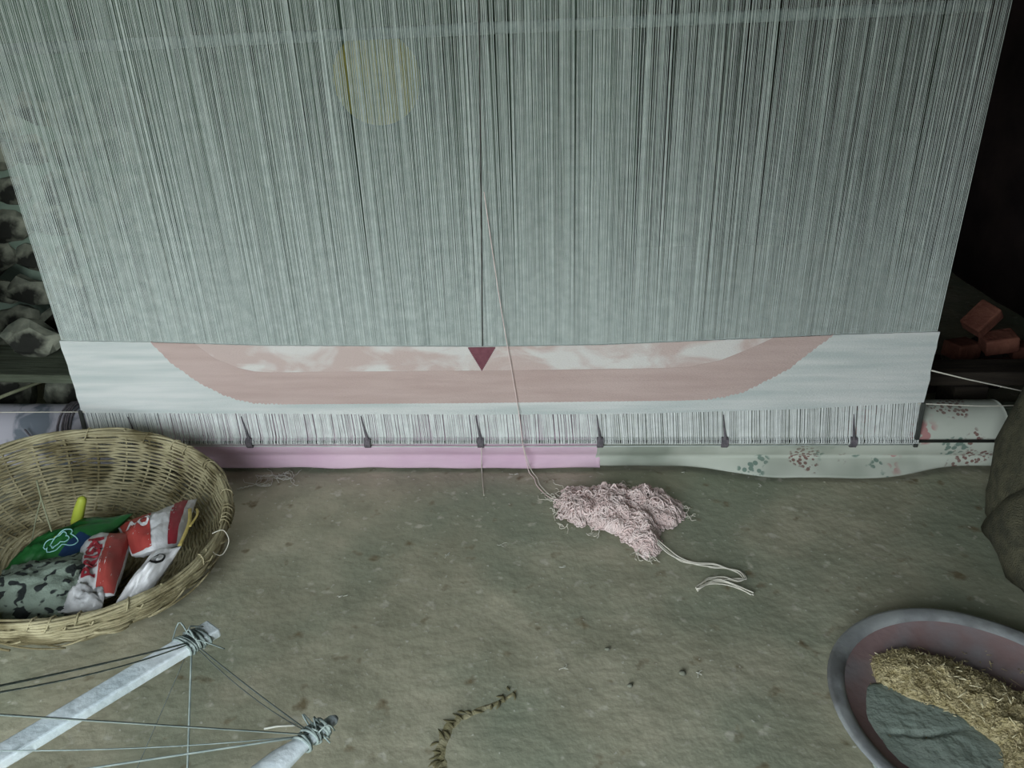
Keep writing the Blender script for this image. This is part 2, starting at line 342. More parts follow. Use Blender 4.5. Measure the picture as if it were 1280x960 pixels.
# cloths wrapped round the lower beam
def beam_cloth(name, x0, x1, rr, hem, mat, label, cat='cloth', seed=0, n=70):
    b = MB(); nv = 26
    def f(u, v, d):
        x = x0+(x1-x0)*u+.006*nz(v*6, seed)
        hy, hz = hem(x)
        if v < .72:
            a = math.radians(170-(170+48)*v/.72); q = rr+d+.0015*nz(x*9, v*8, seed)
            return Vector((x, YB-q*math.cos(a), ZA+q*math.sin(a)))
        a = math.radians(-48); q = rr+d; p0 = Vector((x, YB-q*math.cos(a), ZA+q*math.sin(a))); p1 = Vector((x, hy-d, hz))
        t = (v-.72)/.28; p = p0.lerp(p1, t); p.y += -.004*math.sin(PI*t)*(1+nz(x*14, seed, t)); return p
    b.grid(lambda u, v: f(u, v, .0012), n, nv)
    k = len(b.v); b.grid(lambda u, v: f(u, v, 0), n, nv)
    for j in range(nv-1):
        for i in (0, n-1):
            b.f.append((j*n+i, (j+1)*n+i, k+(j+1)*n+i, k+j*n+i))
    for i in range(n-1):
        for j in (0, nv-1):
            b.f.append((j*n+i, j*n+i+1, k+j*n+i+1, k+j*n+i))
    o = b.build(name, mat); tag(o, label, cat); return o
beam_cloth('pink_cloth', -1.02, .322, .0805, lambda x: (.019+.008*nz(x*5, 2), .012+.007*nz(x*6, 9)), M['pinkcloth'], 'plain pink cloth wrapped around the lower loom beam', seed=1, n=110)
def fhem(x):
    k = max(0, min(1, (x-.55)/.3))*max(0, min(1, (1.36-x)/.25))
    return (.025-.052*k*k*(3-2*k)+.004*nz(x*6, 4), .016-.008*k+.003*nz(x*9, 1))
beam_cloth('floral_cloth', .312, 1.46, .0822, fhem, M['floral'], 'off-white floral printed cloth wrapped around the lower beam, hem drooping', seed=4, n=110)
beam_cloth('lilac_cloth', -1.64, -1.0, .0815, lambda x: (.028+.005*nz(x*6, 5), .014), M['lilac'], 'lilac-grey patterned cloth wrapped on the beam end behind the basket', seed=7, n=60)
b = MB()
for k in range(5):
    x = -1.31+k*.012; pts = [(x+.02*math.sin(a+k)*.3, YB-(R+.009)*math.cos(a), ZA+(R+.009)*math.sin(a)) for a in [PI*1.1*j/12-.5 for j in range(13)]]
    b.tube(pts, .0028, 5)
b.tube(smooth_pts([(-1.40, -.004, .16), (-1.36, -.02, .13), (-1.31, -.012, .15), (-1.27, -.02, .125)], 5), .003, 5)
tag(b.build('rag_binding', M['tie']), 'grey rag strings tied around the lilac cloth at the beam end', 'string')

# ------------------------------------------------------------------ rug being woven
rug = empty('woven_rug', (0, -.004, .21), 'unfinished flat-woven white rug with a curved rose band, on the loom', 'rug')
def RP(name, b, mat, smooth=False):
    o = b.build(name, mat, rug, smooth); o.matrix_parent_inverse = Matrix.Translation((0, .004, -.21)); return o
def slab(b, xs, ztop, zbot, y0, y1, nv=8):
    m = len(xs)
    for (y, fl_) in ((y0, 0), (y1, 1)):
        vs = [(x, y, zbot(x)+(ztop(x)-zbot(x))*j/(nv-1)) for j in range(nv) for x in xs]
        fs = [(j*m+i, j*m+i+1, (j+1)*m+i+1, (j+1)*m+i) for j in range(nv-1) for i in range(m-1)]
        k = len(b.v); b.add(vs, fs)
        if not fl_: k0 = k
    for i in range(m-1):
        for j in (0, nv-1): b.f.append((k0+j*m+i, k0+j*m+i+1, k+j*m+i+1, k+j*m+i))
    for j in range(nv-1):
        for i in (0, m-1): b.f.append((k0+j*m+i, k0+(j+1)*m+i, k+(j+1)*m+i, k+j*m+i))
b = MB(); nxr = 260
xs = [-1.205+2.41*i/(nxr-1) for i in range(nxr)]
slab(b, xs, lambda x: lerp(RTOP, x)+.0012*nz(x*60, 3), lambda x: lerp(RBOT, x)+.0015*nz(x*40, 6), -.006, .001, 10)
for i, (x, y, z) in enumerate(b.v):   # slightly ragged selvedges
    if abs(x) > 1.2: b.v[i] = (x+.005*nz(z*60, x), y, z)
RP('ground_weave', b, M['rug'])
OUT = [(-.94, .44), (-.897, .378), (-.828, .314), (-.765, .275), (-.72, .257), (-.676, .247), (-.60, .2435), (-.37, .244), (-.022, .245), (.318, .248), (.54, .2495), (.608, .252), (.66, .26), (.715, .276), (.827, .344), (.874, .391), (.931, .442)]
INN = [(-.814, .434), (-.766, .389), (-.702, .359), (-.66, .349), (-.61, .345), (-.358, .346), (-.017, .346), (.316, .348), (.5, .35), (.557, .353), (.642, .372), (.724, .409), (.774, .436)]
q = lambda z: round(z/.004)*.004
def out_z(x): return lerp(OUT, x)+.002*math.copysign(1, math.sin(x*520))*(1 if abs(x) > .6 else .2)
def in_z(x): return lerp(INN, x)
b = MB(); xs = [-.94+1.871*i/420 for i in range(421)]
slab(b, xs, lambda x: max(min(lerp(RTOP, x), in_z(x) if -.814 < x < .774 else 9), out_z(x)+.001), out_z, -.0085, -.005, 5)
RP('rose_band', b, M['rose'])
b = MB(); xs = [-.814+1.588*i/300 for i in range(301)]
slab(b, xs, lambda x: max(lerp(RTOP, x)-.0004, in_z(x)+.0005), lambda x: in_z(x)-.0005, -.0078, -.005, 5)
RP('mottled_field', b, M['mottle'])
b = MB(); nT = 17
for k in range(nT):
    za = .417-.071*k/nT; zb = .417-.071*(k+1)/nT; hw = .0385*(1-(k+.5)/nT); xm = -.0085-.003*k/nT
    b.box((xm, -.0085, (za+zb)/2), (2*hw, .004, za-zb))
RP('triangle_motif', b, M['maroon'])

# loose strand of pink yarn leaving the warp, passing down to the floor (belongs to the yarn heap)
# ------------------------------------------------------------------ yarn heap
heap = empty('yarn_heap', (.35, -.2, 0), 'tangled heap of pale pink yarn lying on the floor below the loom', 'yarn')
def HP(name, b, mat):
    o = b.build(name, mat, heap); o.matrix_parent_inverse = Matrix.Translation((-.35, .2, 0)); return o
lobes = [(.265, -.165, .075, .082, .042), (.345, -.165, .085, .10, .05), (.44, -.165, .075, .085, .052), (.475, -.19, .06, .075, .045), (.405, -.265, .055, .07, .045), (.425, -.325, .035, .06, .03), (.345, -.215, .08, .065, .045)]
def hh(x, y):
    w = 1+.45*nz(x*38, y*38, 3)
    return max([l[4]*max(0, w-((x-l[0])/l[2])**2-((y-l[1])/l[3])**2)**.7 for l in lobes])*(.85+.3*nz(x*22+9, y*22, 6)+.12*nz(x*75, y*75, 2))
b = MB()
b.grid(lambda u, v: (lambda x, y: (x, y, (hh(x, y)*.55 if hh(x, y) > .012 else -.004)))(.17+.38*u, -.40+.35*v), 60, 60)
core = HP('yarn_core', b, M['yarn'])
b = MB(); rnd = random.Random(3)
for k in range(800):
    l = rnd.choice(lobes); a = rnd.uniform(0, 2*PI); rr = math.sqrt(rnd.random())*1.05
    x, y = l[0]+l[2]*rr*math.cos(a), l[1]+l[3]*rr*math.sin(a); d = rnd.uniform(0, 2*PI); c = rnd.uniform(-30, 30)
    pts = []; rnd_h = rnd.uniform(.55, 1.0)
    for s in range(30):
        h = hh(x, y)
        pts.append((x, y, max(.0025, h*rnd_h+.009*nz(k, s*.35)+.003)))
        c += rnd.uniform(-40, 40); c = max(-130, min(130, c)); d += c*.0042
        nx_, ny_ = x+.0042*math.cos(d), y+.0042*math.sin(d)
        if hh(nx_, ny_) <= .004: d += 1.2
        x, y = nx_, ny_
    b.tube(pts, rnd.uniform(.0012, .002), 4)
o = HP('yarn_strands', b, M['yarn']); o['kind'] = 'stuff'
b = MB()
for (x, y, a, n_) in ((.225, -.1, 2.6, 30), (.205, -.13, 3.3, 26), (.215, -.16, 3.6, 26), (.2, -.2, 3.0, 12), (.22, -.26, 4.2, 12), (.3, -.285, 4.6, 10), (.535, -.21, 5.4, 12), (.53, -.18, .4, 10), (.40, -.375, 4.0, 12), (.43, -.39, 5.0, 10), (.34, -.07, 1.2, 10), (.38, -.06, .6, 12)):
    for q_ in range(4):
        pts = []; px, py, d = x+rnd.uniform(-.01, .01), y+rnd.uniform(-.01, .01), a+rnd.uniform(-.6, .6)
        for s in range(n_):
            pts.append((px, py, .003+.012*max(0, math.sin(s*.5+q_))*math.exp(-s*.08))); d += rnd.uniform(-.75, .75); px += .003*math.cos(d); py += .003*math.sin(d)
        b.tube(pts, .0011, 4)
HP('stray_loops', b, M['yarncream'])['kind'] = 'stuff'
TAIL = [(.44, -.33, .02), (.47, -.365, .006), (.501, -.398, .004), (.54, -.413, .004), (.576, -.422, .004), (.612, -.432, .004), (.639, -.446, .004), (.645, -.47, .004), (.625, -.474, .004), (.595, -.472, .005), (.565, -.472, .004), (.54, -.487, .004), (.527, -.51, .004), (.54, -.505, .006), (.57, -.483, .006), (.60, -.487, .004), (.651, -.52, .003)]
for k in range(4):
    off = [(rnd.uniform(-.006, .006), rnd.uniform(-.006, .006), .0012*k) for _ in TAIL]
    b = MB(); b.tube(smooth_pts([Vector(p)+Vector(q_) for p, q_ in zip(TAIL, off)], 6), .0016, 5); HP('tail_strand', b, M['yarncream'])
S1 = [(.018, -.006, .84), (.04, -.013, .62), (.056, -.016, .48), (.075, -.017, .33), (.09, -.017, .2), (.098, -.022, .11), (.107, -.016, .05), (.112, .005, .006), (.128, -.025, .003), (.14, -.07, .003), (.181, -.134, .006), (.23, -.17, .03)]
for k in range(2):
    b = MB(); b.tube(smooth_pts([Vector(p)+Vector((.009*k*min(1, max(0, i-5)/2), .0, .002*k)) for i, p in enumerate(S1[(0 if k == 0 else 5):], 0 if k == 0 else 5)], 6), .0013, 5); HP('lead_strand', b, M['yarn' if k == 0 else 'yarncream'])
b = MB(); b.tube(smooth_pts([(-.024, -.012, .104), (-.026, -.014, .06), (-.03, .012, .02), (-.03, .01, .004), (-.022, -.05, .003), (-.013, -.115, .003)], 5), .0013, 5)
tag(b.build('hanging_thread', M['yarncream']), 'single cream thread hanging from the pink cloth to the floor', 'thread')
# side cords of the loom
b = MB(); b.tube([(1.205, -.008, .337), (1.30, -.01, .312), (1.56, -.01, .25)], .002, 5)
tag(b.build('guy_cord', M['yarncream']), 'pale cord stretched from the rug edge to the right', 'cord')
b = MB(); b.tube([(1.19, -.006, .236), (1.36, -.008, .228), (1.5, -.01, .232)], .0014, 5)
tag(b.build('edge_cord', M['yarncream']), 'thin pale cord running level above the floral cloth', 'cord')
b = MB(); b.tube([(-1.195, -.006, .22), (-1.4, -.008, .221), (-1.63, .0, .217)], .0016, 5)
tag(b.build('selvedge_cord', M['yarncream']), 'thin pale cord from the rug corner leftward over the lilac cloth', 'cord')

# ------------------------------------------------------------------ wicker basket
n_up = Vector((.2, -.05, 1)).normalized()
DEP = .15
rimc = Vector((-.97, -.47, .185)); basec = rimc-n_up*DEP
rotq = Vector((0, 0, 1)).rotation_difference(n_up)
bas = empty('wicker_basket', basec, 'round shallow woven wicker basket, tilted, holding rubbish', 'basket')
bas.rotation_mode = 'QUATERNION'; bas.rotation_quaternion = rotq
PROF = [(.0, .19), (.012, .245), (.035, .29), (.06, .318), (.09, .336), (.12, .346), (.15, .35)]
rb = random.Random(11)
NS = 30
ARC = [0.0]
for (za, ra), (zb, rb_) in zip(PROF, PROF[1:]): ARC.append(ARC[-1]+math.hypot(zb-za, rb_-ra))
ZOF = list(zip(ARC, [p[0] for p in PROF])); arc = .004; ring = 0
while arc < ARC[-1]+.002:
    zl = lerp(ZOF, arc)
    b = MB(); N_ = NS*4; ph = rb.uniform(0, 9); pts = []; rad = rb.uniform(.0026, .0042)
    for k in range(N_):
        a = 2*PI*k/N_
        r = lerp(PROF, zl)+.0045*math.cos(a*NS/2+PI*ring)+.003*nz(a*3, ph)+.0015*nz(math.cos(a)*9, math.sin(a)*9, ph)
        z = zl+.004*min(1, zl/.05)*nz(math.cos(a)*2.4, math.sin(a)*2.4, ph)+.0015*nz(math.cos(a)*8, math.sin(a)*8, ph+4)
        pts.append((r*math.cos(a), r*math.sin(a), z))
    b.tube(pts, rad, 5, closed=True); b.build('weaver', M['wicker'], bas)
    arc += rb.uniform(.0046, .0060); ring += 1
for k in range(NS):
    a = 2*PI*k/NS+rb.uniform(-.03, .03)
    pts = [((lerp(PROF, z) if z > 0 else .01+.18*(z+.05)/.05)*math.cos(a+.25*z), (lerp(PROF, z) if z > 0 else .01+.18*(z+.05)/.05)*math.sin(a+.25*z), max(z, .004)) for z in (-.05, -.03, -.01, .0, .012, .03, .06, .09, .12, .15, .158+rb.uniform(-.004, .008))]
    b = MB(); b.tube(pts, rb.uniform(.003, .0042), 5, flat=.6); b.build('stake', M['wicker'], bas)
for k in range(7):     # loose bundled rim strands
    ph = rb.uniform(0, 20); N_ = 100
    dr, dz = (.008*math.cos(k*2*PI/7), .007*math.sin(k*2*PI/7)); pts = []
    for j in range(N_):
        a = 2*PI*j/N_; tw = 4*a+k*2*PI/7
        r = .352+.007*math.cos(tw)+.006*nz(math.cos(a)*3, math.sin(a)*3, ph); z = .153+.0065*math.sin(tw)+.005*nz(math.cos(a)*3+7, math.sin(a)*3, ph)
        pts.append((r*math.cos(a), r*math.sin(a), z))
    b = MB(); b.tube(pts, rb.uniform(.003, .0045), 5, closed=True); b.build('rim_strand', M['wicker'], bas)
for k in range(26):    # rim lashings
    a = rb.uniform(0, 2*PI); b = MB(); pts = []
    for j in range(9):
        t = 2*PI*j/8; rr = .351+.014*math.cos(t); pts.append((rr*math.cos(a+.012*j), rr*math.sin(a+.012*j), .148+.018*math.sin(t)))
    b.tube(pts, .0022, 4); b.build('lashing', M['wicker'], bas)
for k in range(34):    # split ends and slack strips on the outside wall
    a = rb.uniform(0, 2*PI); z = rb.uniform(.03, .15); L_ = rb.uniform(.1, .5); b = MB(); sl = rb.uniform(-.05, .05)
    pts = [((lerp(PROF, max(.01, min(.15, z+sl*t)))+.009+.006*math.sin(PI*t)+(.012*t*t if k % 3 == 0 else 0))*math.cos(a+L_*t), (lerp(PROF, max(.01, min(.15, z+sl*t)))+.009+.006*math.sin(PI*t)+(.012*t*t if k % 3 == 0 else 0))*math.sin(a+L_*t), max(.01, z+sl*t)) for t in [j/8 for j in range(9)]]
    b.tube(pts, rb.uniform(.0022, .0036), 4); b.build('loose_strip', M['wicker'], bas)
b = MB()
b.lathe([(.002, .004), (.1, .004), (.19, .005)], 40, lambda p, q_, a: Vector((p.x, p.y, p.z+.002*nz(p.x*40, p.y*40))))
for k in range(12):
    r = .02+.0145*k; b.tube([(r*math.cos(a), r*math.sin(a), .007+.003*math.cos(a*15+PI*k)) for a in [2*PI*j/60 for j in range(60)]], .0045, 5, closed=True)
b.build('base_weave', M['wicker'], bas)
b = MB(); b.tube(smooth_pts([(.335, .0, .16), (.358, .012, .165), (.374, .005, .14), (.368, -.02, .118), (.355, -.035, .13), (.35, -.04, .15)], 6), .0013, 5); b.build('string_loop', M['yarncream'], bas)

# ------------------------------------------------------------------ things in the basket
def pillow(quad, bulge, seed, crumple=.006, nu=26, nv=26, back=.6, ridge=0.0):
    A, B_, C_, D_ = [Vector(p) for p in quad]
    nrm = (B_-A).cross(D_-A).normalized()
    if nrm.z < 0: nrm = -nrm
    def f(u, v, side=1):
        p = A*(1-u)*(1-v)+B_*u*(1-v)+C_*u*v+D_*(1-u)*v
        e = (max(0, math.sin(PI*min(max(u, 0), 1)))*max(0, math.sin(PI*min(max(v, 0), 1))))**.5
        c = crumple*(nz(u*3+seed, v*3, seed)+.5*abs(nz(u*8, v*8+seed, seed))+ .35*nz(u*15, v*15, seed))
        return p+nrm*(side*bulge*(1 if side > 0 else back)*e+c*(.35+e))
    b = MB(); b.grid(lambda u, v: f(u, v, 1), nu, nv); b.grid(lambda u, v: f(u, v, -1), nu, nv)
    return f, nrm, b
def patch(f, nrm, u0, u1, v0, v1, mat, name, parent, lift=.0012, nu=12, nv=20, skew=0.0):
    b = MB(); b.grid(lambda u, v: f(u0+(u1-u0)*u+skew*v, v0+(v1-v0)*v, 1)+nrm*lift, nu, nv); return b.build(name, mat, parent)
def letters(text, f, nrm, u0, v0, du, dv, mat, parent, lift=.0022, thick=.035):
    # du, dv: vectors in (u, v) for text x and text y of one unit height
    cu = bpy.data.curves.new('lettering', 'FONT'); cu.body = text; cu.offset = thick; cu.resolution_u = 3
    t = bpy.data.objects.new('lettering', cu); C.objects.link(t)
    bpy.context.view_layer.update()
    dg = bpy.context.evaluated_depsgraph_get(); me = bpy.data.meshes.new_from_object(t.evaluated_get(dg))
    bpy.data.objects.remove(t)
    bm = bmesh.new(); bm.from_mesh(me); bmesh.ops.triangulate(bm, faces=bm.faces[:]); bmesh.ops.subdivide_edges(bm, edges=[e for e in bm.edges if e.calc_length() > .12], cuts=2)
    for v in bm.verts:
        x, y = v.co.x, v.co.y
        v.co = f(u0+du[0]*x+dv[0]*y, v0+du[1]*x+dv[1]*y, 1)+nrm*lift
    bm.to_mesh(me); bm.free(); me.materials.clear()
    return mesh_obj('lettering', me, mat, parent, smooth=False)
sackp = empty('printed_plastic_sack', (-.82, -.55, .05), 'crumpled red and white plastic sack with red lettering in the basket', 'plastic sack')
INV = Matrix.Translation((.82, .55, -.05))
def K(o): o.matrix_parent_inverse = INV; return o
fA, nA, b = pillow([(-.868, -.690, .125), (-.776, -.682, .115), (-.845, -.452, .115), (-.972, -.470, .105)], .04, 2.3, .012, 30, 30, 1.2)
pA = K(b.build('folded_panel', M['plwhite'], sackp))
patch(fA, nA, .56, .985, .01, .985, M['red'], 'red_stripe', pA)
letters('PRISM', fA, nA, .50, .12, (0, .25), (-.42, 0), M['darkred'], pA)
fB, nB, b = pillow([(-.805, -.545, .12), (-.705, -.500, .115), (-.752, -.300, .115), (-.903, -.425, .11)], .035, 5.1, .012, 30, 30, 1.2)
pB = K(b.build('rolled_panel', M['plsilver'], sackp))
patch(fB, nB, .02, .42, .02, .98, M['red'], 'red_stripe', pB); patch(fB, nB, .73, .90, .02, .98, M['darkred'], 'red_stripe', pB)
letters('NO', fB, nB, .05, .60, (.20, -.14), (.12, .30), M['plwhite'], pB, thick=.04)
fS, nS, b = pillow([(-.875, -.735, .115), (-.790, -.715, .11), (-.80, -.665, .125), (-.872, -.655, .125)], .022, 9.7, .02, 18, 18, 1.5)
K(b.build('silver_crumple', M['plsilver'], sackp))
fW, nW, b = pillow([(-.770, -.705, .105), (-.715, -.665, .10), (-.676, -.548, .15), (-.742, -.556, .145)], .03, 4.4, .012, 24, 24, 1.4)
wp = empty('white_packet', (-.72, -.62, .06), 'white plastic packet with a small black round emblem, against basket rim', 'packet')
o = b.build('pouch', M['plwhite'], wp); o.matrix_parent_inverse = Matrix.Translation((.72, .62, -.06))
b = MB(); b.grid(lambda u, v: fW(.58+.24*v*math.cos(2*PI*u), .66+.14*v*math.sin(2*PI*u))+nW*.0018, 24, 6, cu=True)
emb = o = b.build('emblem', M['black'], wp); o.matrix_parent_inverse = Matrix.Translation((.72, .62, -.06))
b = MB(); b.grid(lambda u, v: fW(.59+.17*v*math.cos(2*PI*u), .67+.095*v*math.sin(2*PI*u))+nW*.003, 24, 6, cu=True)
b.build('emblem_face', M['plwhite'], emb)
for (cu_, cv_) in ((.54, .69), (.64, .68), (.59, .635)):
    b = MB(); b.grid(lambda u, v: fW(cu_+.025*v*math.cos(2*PI*u), cv_+.02*v*math.sin(2*PI*u))+nW*.0042, 10, 3, cu=True)
    b.build('emblem_mark', M['black'], emb)
# green packet
fG, nG, b = pillow([(-1.115, -.575, .095), (-.955, -.560, .11), (-.885, -.375, .12), (-1.06, -.455, .10)], .04, 7.2, .014, 28, 28, 1.2)
gp = empty('green_packet', (-1.0, -.48, .06), 'crumpled dark green plastic packet with navy corner and pale emblem', 'packet')
GI = Matrix.Translation((1.0, .48, -.06))
o = b.build('pouch', M['green'], gp); o.matrix_parent_inverse = GI
o = patch(fG, nG, .84, .99, .05, .42, M['navy'], 'navy_corner', gp); o.matrix_parent_inverse = GI
for kk in range(2):
    s_ = 1-.4*kk
    pts = []
    for j in range(48):
        a = 2*PI*j/48; r_ = (.11+.055*abs(math.cos(2*a)))*s_
        pts.append(fG(.70+r_*math.cos(a)*1.3, .26+r_*math.sin(a))+nG*.003)
    b = MB(); b.tube(pts, .0014, 4, closed=True); o = b.build('emblem_outline', M['cyan'], gp); o.matrix_parent_inverse = GI
b = MB(); b.grid(lambda u, v: fG(.60+.05*v*math.cos(2*PI*u), .36+.035*v*math.sin(2*PI*u))+nG*.0022, 14, 4, cu=True); o = b.build('emblem_spot', M['lime'], gp); o.matrix_parent_inverse = GI
# checked cloth
bm = bmesh.new(); bmesh.ops.create_icosphere(bm, subdivisions=5, radius=1)
for v in bm.verts:
    c = v.co.copy(); f1 = 1+.18*nz(c.x*2, c.y*2, c.z*2)+.16*(abs(nz(c.x*5+3, c.y*5, c.z*5))-.2)+.09*abs(nz(c.x*11, c.y*11+5, c.z*11))
    v.co = Vector((c.x*.145*f1, c.y*.095*f1, c.z*.062*f1))
me = bpy.data.meshes.new('checked_cloth'); bm.to_mesh(me); bm.free()
o = mesh_obj('checked_cloth', me, M['check'], None, (-.972, -.655, .098), (0, -.1, .12)); tag(o, 'bunched grey-green cloth with black patches in the basket', 'cloth')
# small things
b = MB(); b.tube([(-1.016, -.421, .08), (-1.008, -.421, .128), (-.99, -.4215, .166), (-.974, -.422, .196), (-.971, -.422, .203)], [.013, .0145, .013, .0105, .004], 12)
tag(b.build('tapered_tube', M['lime']), 'yellow-green tapered stick standing up behind the green packet', 'stick')
b = MB(); b.tube(smooth_pts([(-1.076, -.42, .25), (-1.061, -.444, .212), (-1.04, -.472, .16), (-1.02, -.5, .09)], 5), .0022, 5); b.tube(smooth_pts([(-1.061, -.444, .212), (-1.085, -.452, .16), (-1.108, -.462, .10)], 5), .0018, 5)
tag(b.build('forked_twig', M['twig']), 'thin forked grey twig poking up in the basket', 'twig')
for k, (p0, p1, lb) in enumerate((((-.739, -.367, .13), (-.682, -.545, .15), 'golden flat straw strip lying along the right inside of the basket'), ((-.725, -.36, .125), (-.69, -.47, .15), 'short golden straw strip at the basket rim beside the longer one'))):
    m_ = Vector(p0).lerp(Vector(p1), .5)+Vector((.012, 0, .008))
    b = MB(); b.tube(smooth_pts([p0, m_, p1], 6), .005-.0015*k, 6, flat=.3); tag(b.build('straw_strip', M['gold']), lb, 'straw', 'straw strips in the basket')

# ------------------------------------------------------------------ charkha-like winding reel
reel = empty('winding_reel', (-.46, -1.46, 0), 'wooden winding reel with white spokes joined by twine', 'reel')
RI = Matrix.Translation((.46, 1.46, 0))
def RR(name, b, mat, smooth=False):
    o = b.build(name, mat, reel, smooth); o.matrix_parent_inverse = RI; return o
U = Vector((.623, .782, 0)).normalized(); AX = Vector((.236, -.164, 0)); AXn = AX.normalized()
H1 = Vector((-.334, -1.073, .4))-U*.395; H2 = H1+AX
ZV = Vector((0, 0, 1)); tips = {}; spokes = {}
for w_, H in ((1, H1), (2, H2)):
    for nm, d in (('f', U), ('u', ZV), ('b', -U), ('d', -ZV)):
        b = MB(); L_ = .395
        rot = Matrix((AXn, d.cross(AXn)*1, d)).transposed()
        if w_ == 1:
            b.box(H+d*(L_/2+.01), (.034, .016, L_-.02), rot); o = bevel(RR('spoke', b, M['whitewood']), .003)
        else:
            b.tube([H+d*.02, H+d*(L_-.09), H+d*(L_-.055), H+d*(L_-.03), H+d*(L_-.006), H+d*L_], [.019, .018, .012, .0095, .0085, .004], 10, flat=.7); o = RR('spoke', b, M['whitewood'], True)
        tips[(w_, nm)] = H+d*(L_-.038); spokes[(w_, nm)] = o
    b = MB(); b.tube([H-AXn*.025, H+AXn*.025], .04, 20); bevel(RR('hub', b, M['oldwood']), .003)
b = MB(); b.tube([H1-AXn*.14, H2+AXn*.14], .012, 12); RR('axle', b, M['steel'], True)
for q_ in (H1-AXn*.11, H2+AXn*.11):
    b = MB(); b.box((q_.x, q_.y, .205), (.05, .03, .41), Matrix.Rotation(math.atan2(U.y, U.x), 3, 'Z')); bevel(RR('stand_post', b, M['oldwood']), .004)
rw = random.Random(5)
for key, t in tips.items():
    if key[1] in ('b',): continue
    d = {'f': U, 'u': ZV, 'd': -ZV}[key[1]]
    b = MB()
    for k in range(10):
        o_ = d*(-.016+.0036*k)+Vector((rw.uniform(-.002, .002),)*3); tl = rw.uniform(-.25, .25)
        s1, s2 = (.021, .0115) if key[0] == 1 else (.0135, .0115)
        e2 = d.cross(AXn)
        b.tube([t+o_+AXn*s1*math.cos(a)+e2*s2*math.sin(a)+d*tl*.02*math.cos(a) for a in [2*PI*j/14 for j in range(14)]], .0021, 5, closed=True)
    # frayed knot tails
    for k in range(4):
        p = t+ZV*.014+AXn*rw.uniform(-.01, .02); b.tube(smooth_pts([p, p+Vector((rw.uniform(-.02, .02), rw.uniform(-.02, .02), .006)), p+Vector((rw.uniform(-.04, .04), rw.uniform(-.04, .04), -.02))], 4), .0013, 4)
    b.build('twine_binding', M['twine'], spokes[key])
def cord(a, c, r, mat, sag=.0, off=(0, 0, 0)):
    b = MB(); a = Vector(a)+Vector(off); c = Vector(c)+Vector(off)
    b.tube([a.lerp(c, t)-ZV*sag*4*t*(1-t) for t in [j/10 for j in range(11)]], r, 5); RR('tension_cord', b, M[mat], True)
T = tips
cord(T[(1, 'f')], T[(2, 'u')], .0013, 'twine', .004); cord(T[(1, 'f')], T[(2, 'u')], .0011, 'twine', .014, (.002, .004, -.004))
cord(T[(1, 'f')], T[(2, 'f')], .0011, 'twinedark', .004); cord(T[(1, 'f')], T[(2, 'f')], .0008, 'twinedark', .02, (-.006, .003, 0))
cord(T[(1, 'f')], T[(2, 'd')]+Vector((.08, .0, 0)), .0017, 'twine', 0); cord(T[(1, 'f')], T[(1, 'd')]+Vector((.05, .05, 0)), .0008, 'twinedark', 0)
cord(T[(2, 'f')], T[(2, 'u')], .0011, 'twine', 0); cord(T[(2, 'f')], H1+ZV*.02, .0015, 'twine', 0); cord(T[(2, 'f')], H1+ZV*.05+U*.05, .0009, 'twine', .01)
cord(T[(2, 'f')], T[(1, 'd')], .0009, 'twinedark', 0)

# ------------------------------------------------------------------ metal pan with clay and chaff
PC = Vector((.99, -.882, 0))
pan = empty('metal_pan', PC, 'wide shallow worn metal pan on the floor at lower right', 'pan')
def wob(p, q_, a): return Vector((p.x*(1+.006*math.sin(3*a+1)), p.y*(1+.006*math.sin(3*a+1)), p.z+(.0015*math.sin(5*a)+.002*nz(p.x*12, p.y*12) if p.z > .02 else 0)))
b = MB(); b.lathe([(.001, .006), (.09, .007), (.14, .010), (.18, .017), (.215, .029), (.238, .040)], 72, wob); b.build('inner_bowl', M['paninner'], pan)
b = MB(); b.lathe([(.001, .001), (.11, .001), (.15, .004), (.2, .014), (.24, .034), (.25, .044)], 72, wob); b.build('outer_shell', M['panmetal'], pan)
b = MB(); b.lathe([(.238, .0395), (.242, .045), (.250, .0485), (.264, .0495), (.270, .048), (.271, .044), (.264, .042), (.249, .043)], 72, wob); b.build('rim', M['panmetal'], pan)
def mound(path, hw, hgt, name, mat, label, cat, z0, seed, amp=.01, extra=None, bounds=None):
    x0, x1, y0, y1 = bounds; n_ = 70
    def H_(x, y):
        d = min(dist_seg(x, y, a, c) for a, c in zip(path, path[1:]))
        k = max(0, 1-(d/(hw*(1+.25*nz(x*14, y*14, seed))))**2)
        return k
    vs = []; b = MB()
    def f(u, v):
        x, y = x0+(x1-x0)*u, y0+(y1-y0)*v; k = H_(x, y)
        z = z0-.018+(.018+hgt*k**.6+amp*nz(x*40, y*40, seed)*k+.4*amp*nz(x*110, y*110, seed)*k if k > 0 else 0)
        if extra: z += extra(x, y)*k
        return (x, y, z)
    b.grid(f, n_, n_)
    # keep only faces that rise out of the base
    b.f = [q_ for q_ in b.f if any(b.v[i][2] > z0-.0179 for i in q_)]
    return b, H_
def dist_seg(x, y, a, c):
    ax, ay = a; dx, dy = c[0]-ax, c[1]-ay; t = max(0, min(1, ((x-ax)*dx+(y-ay)*dy)/(dx*dx+dy*dy+1e-12)))
    return math.hypot(x-ax-dx*t, y-ay-dy*t)
CL = [(.875, -.905), (.885, -.96), (.93, -1.02)]
b, _ = mound(CL, .112, .010, 'clay', None, '', '', .020, 3, .004, lambda x, y: -.008*max(0, 1-(dist_seg(x, y, (.81, -.925), (.875, -.93))/.006)**2)-.008*max(0, 1-(dist_seg(x, y, (.875, -.93), (.94, -.915))/.006)**2), (.72, 1.08, -1.17, -.76))
tag(b.build('wet_clay', M['clay']), 'smooth grey clay mass with a crack, in the metal pan', 'clay', kind='stuff')
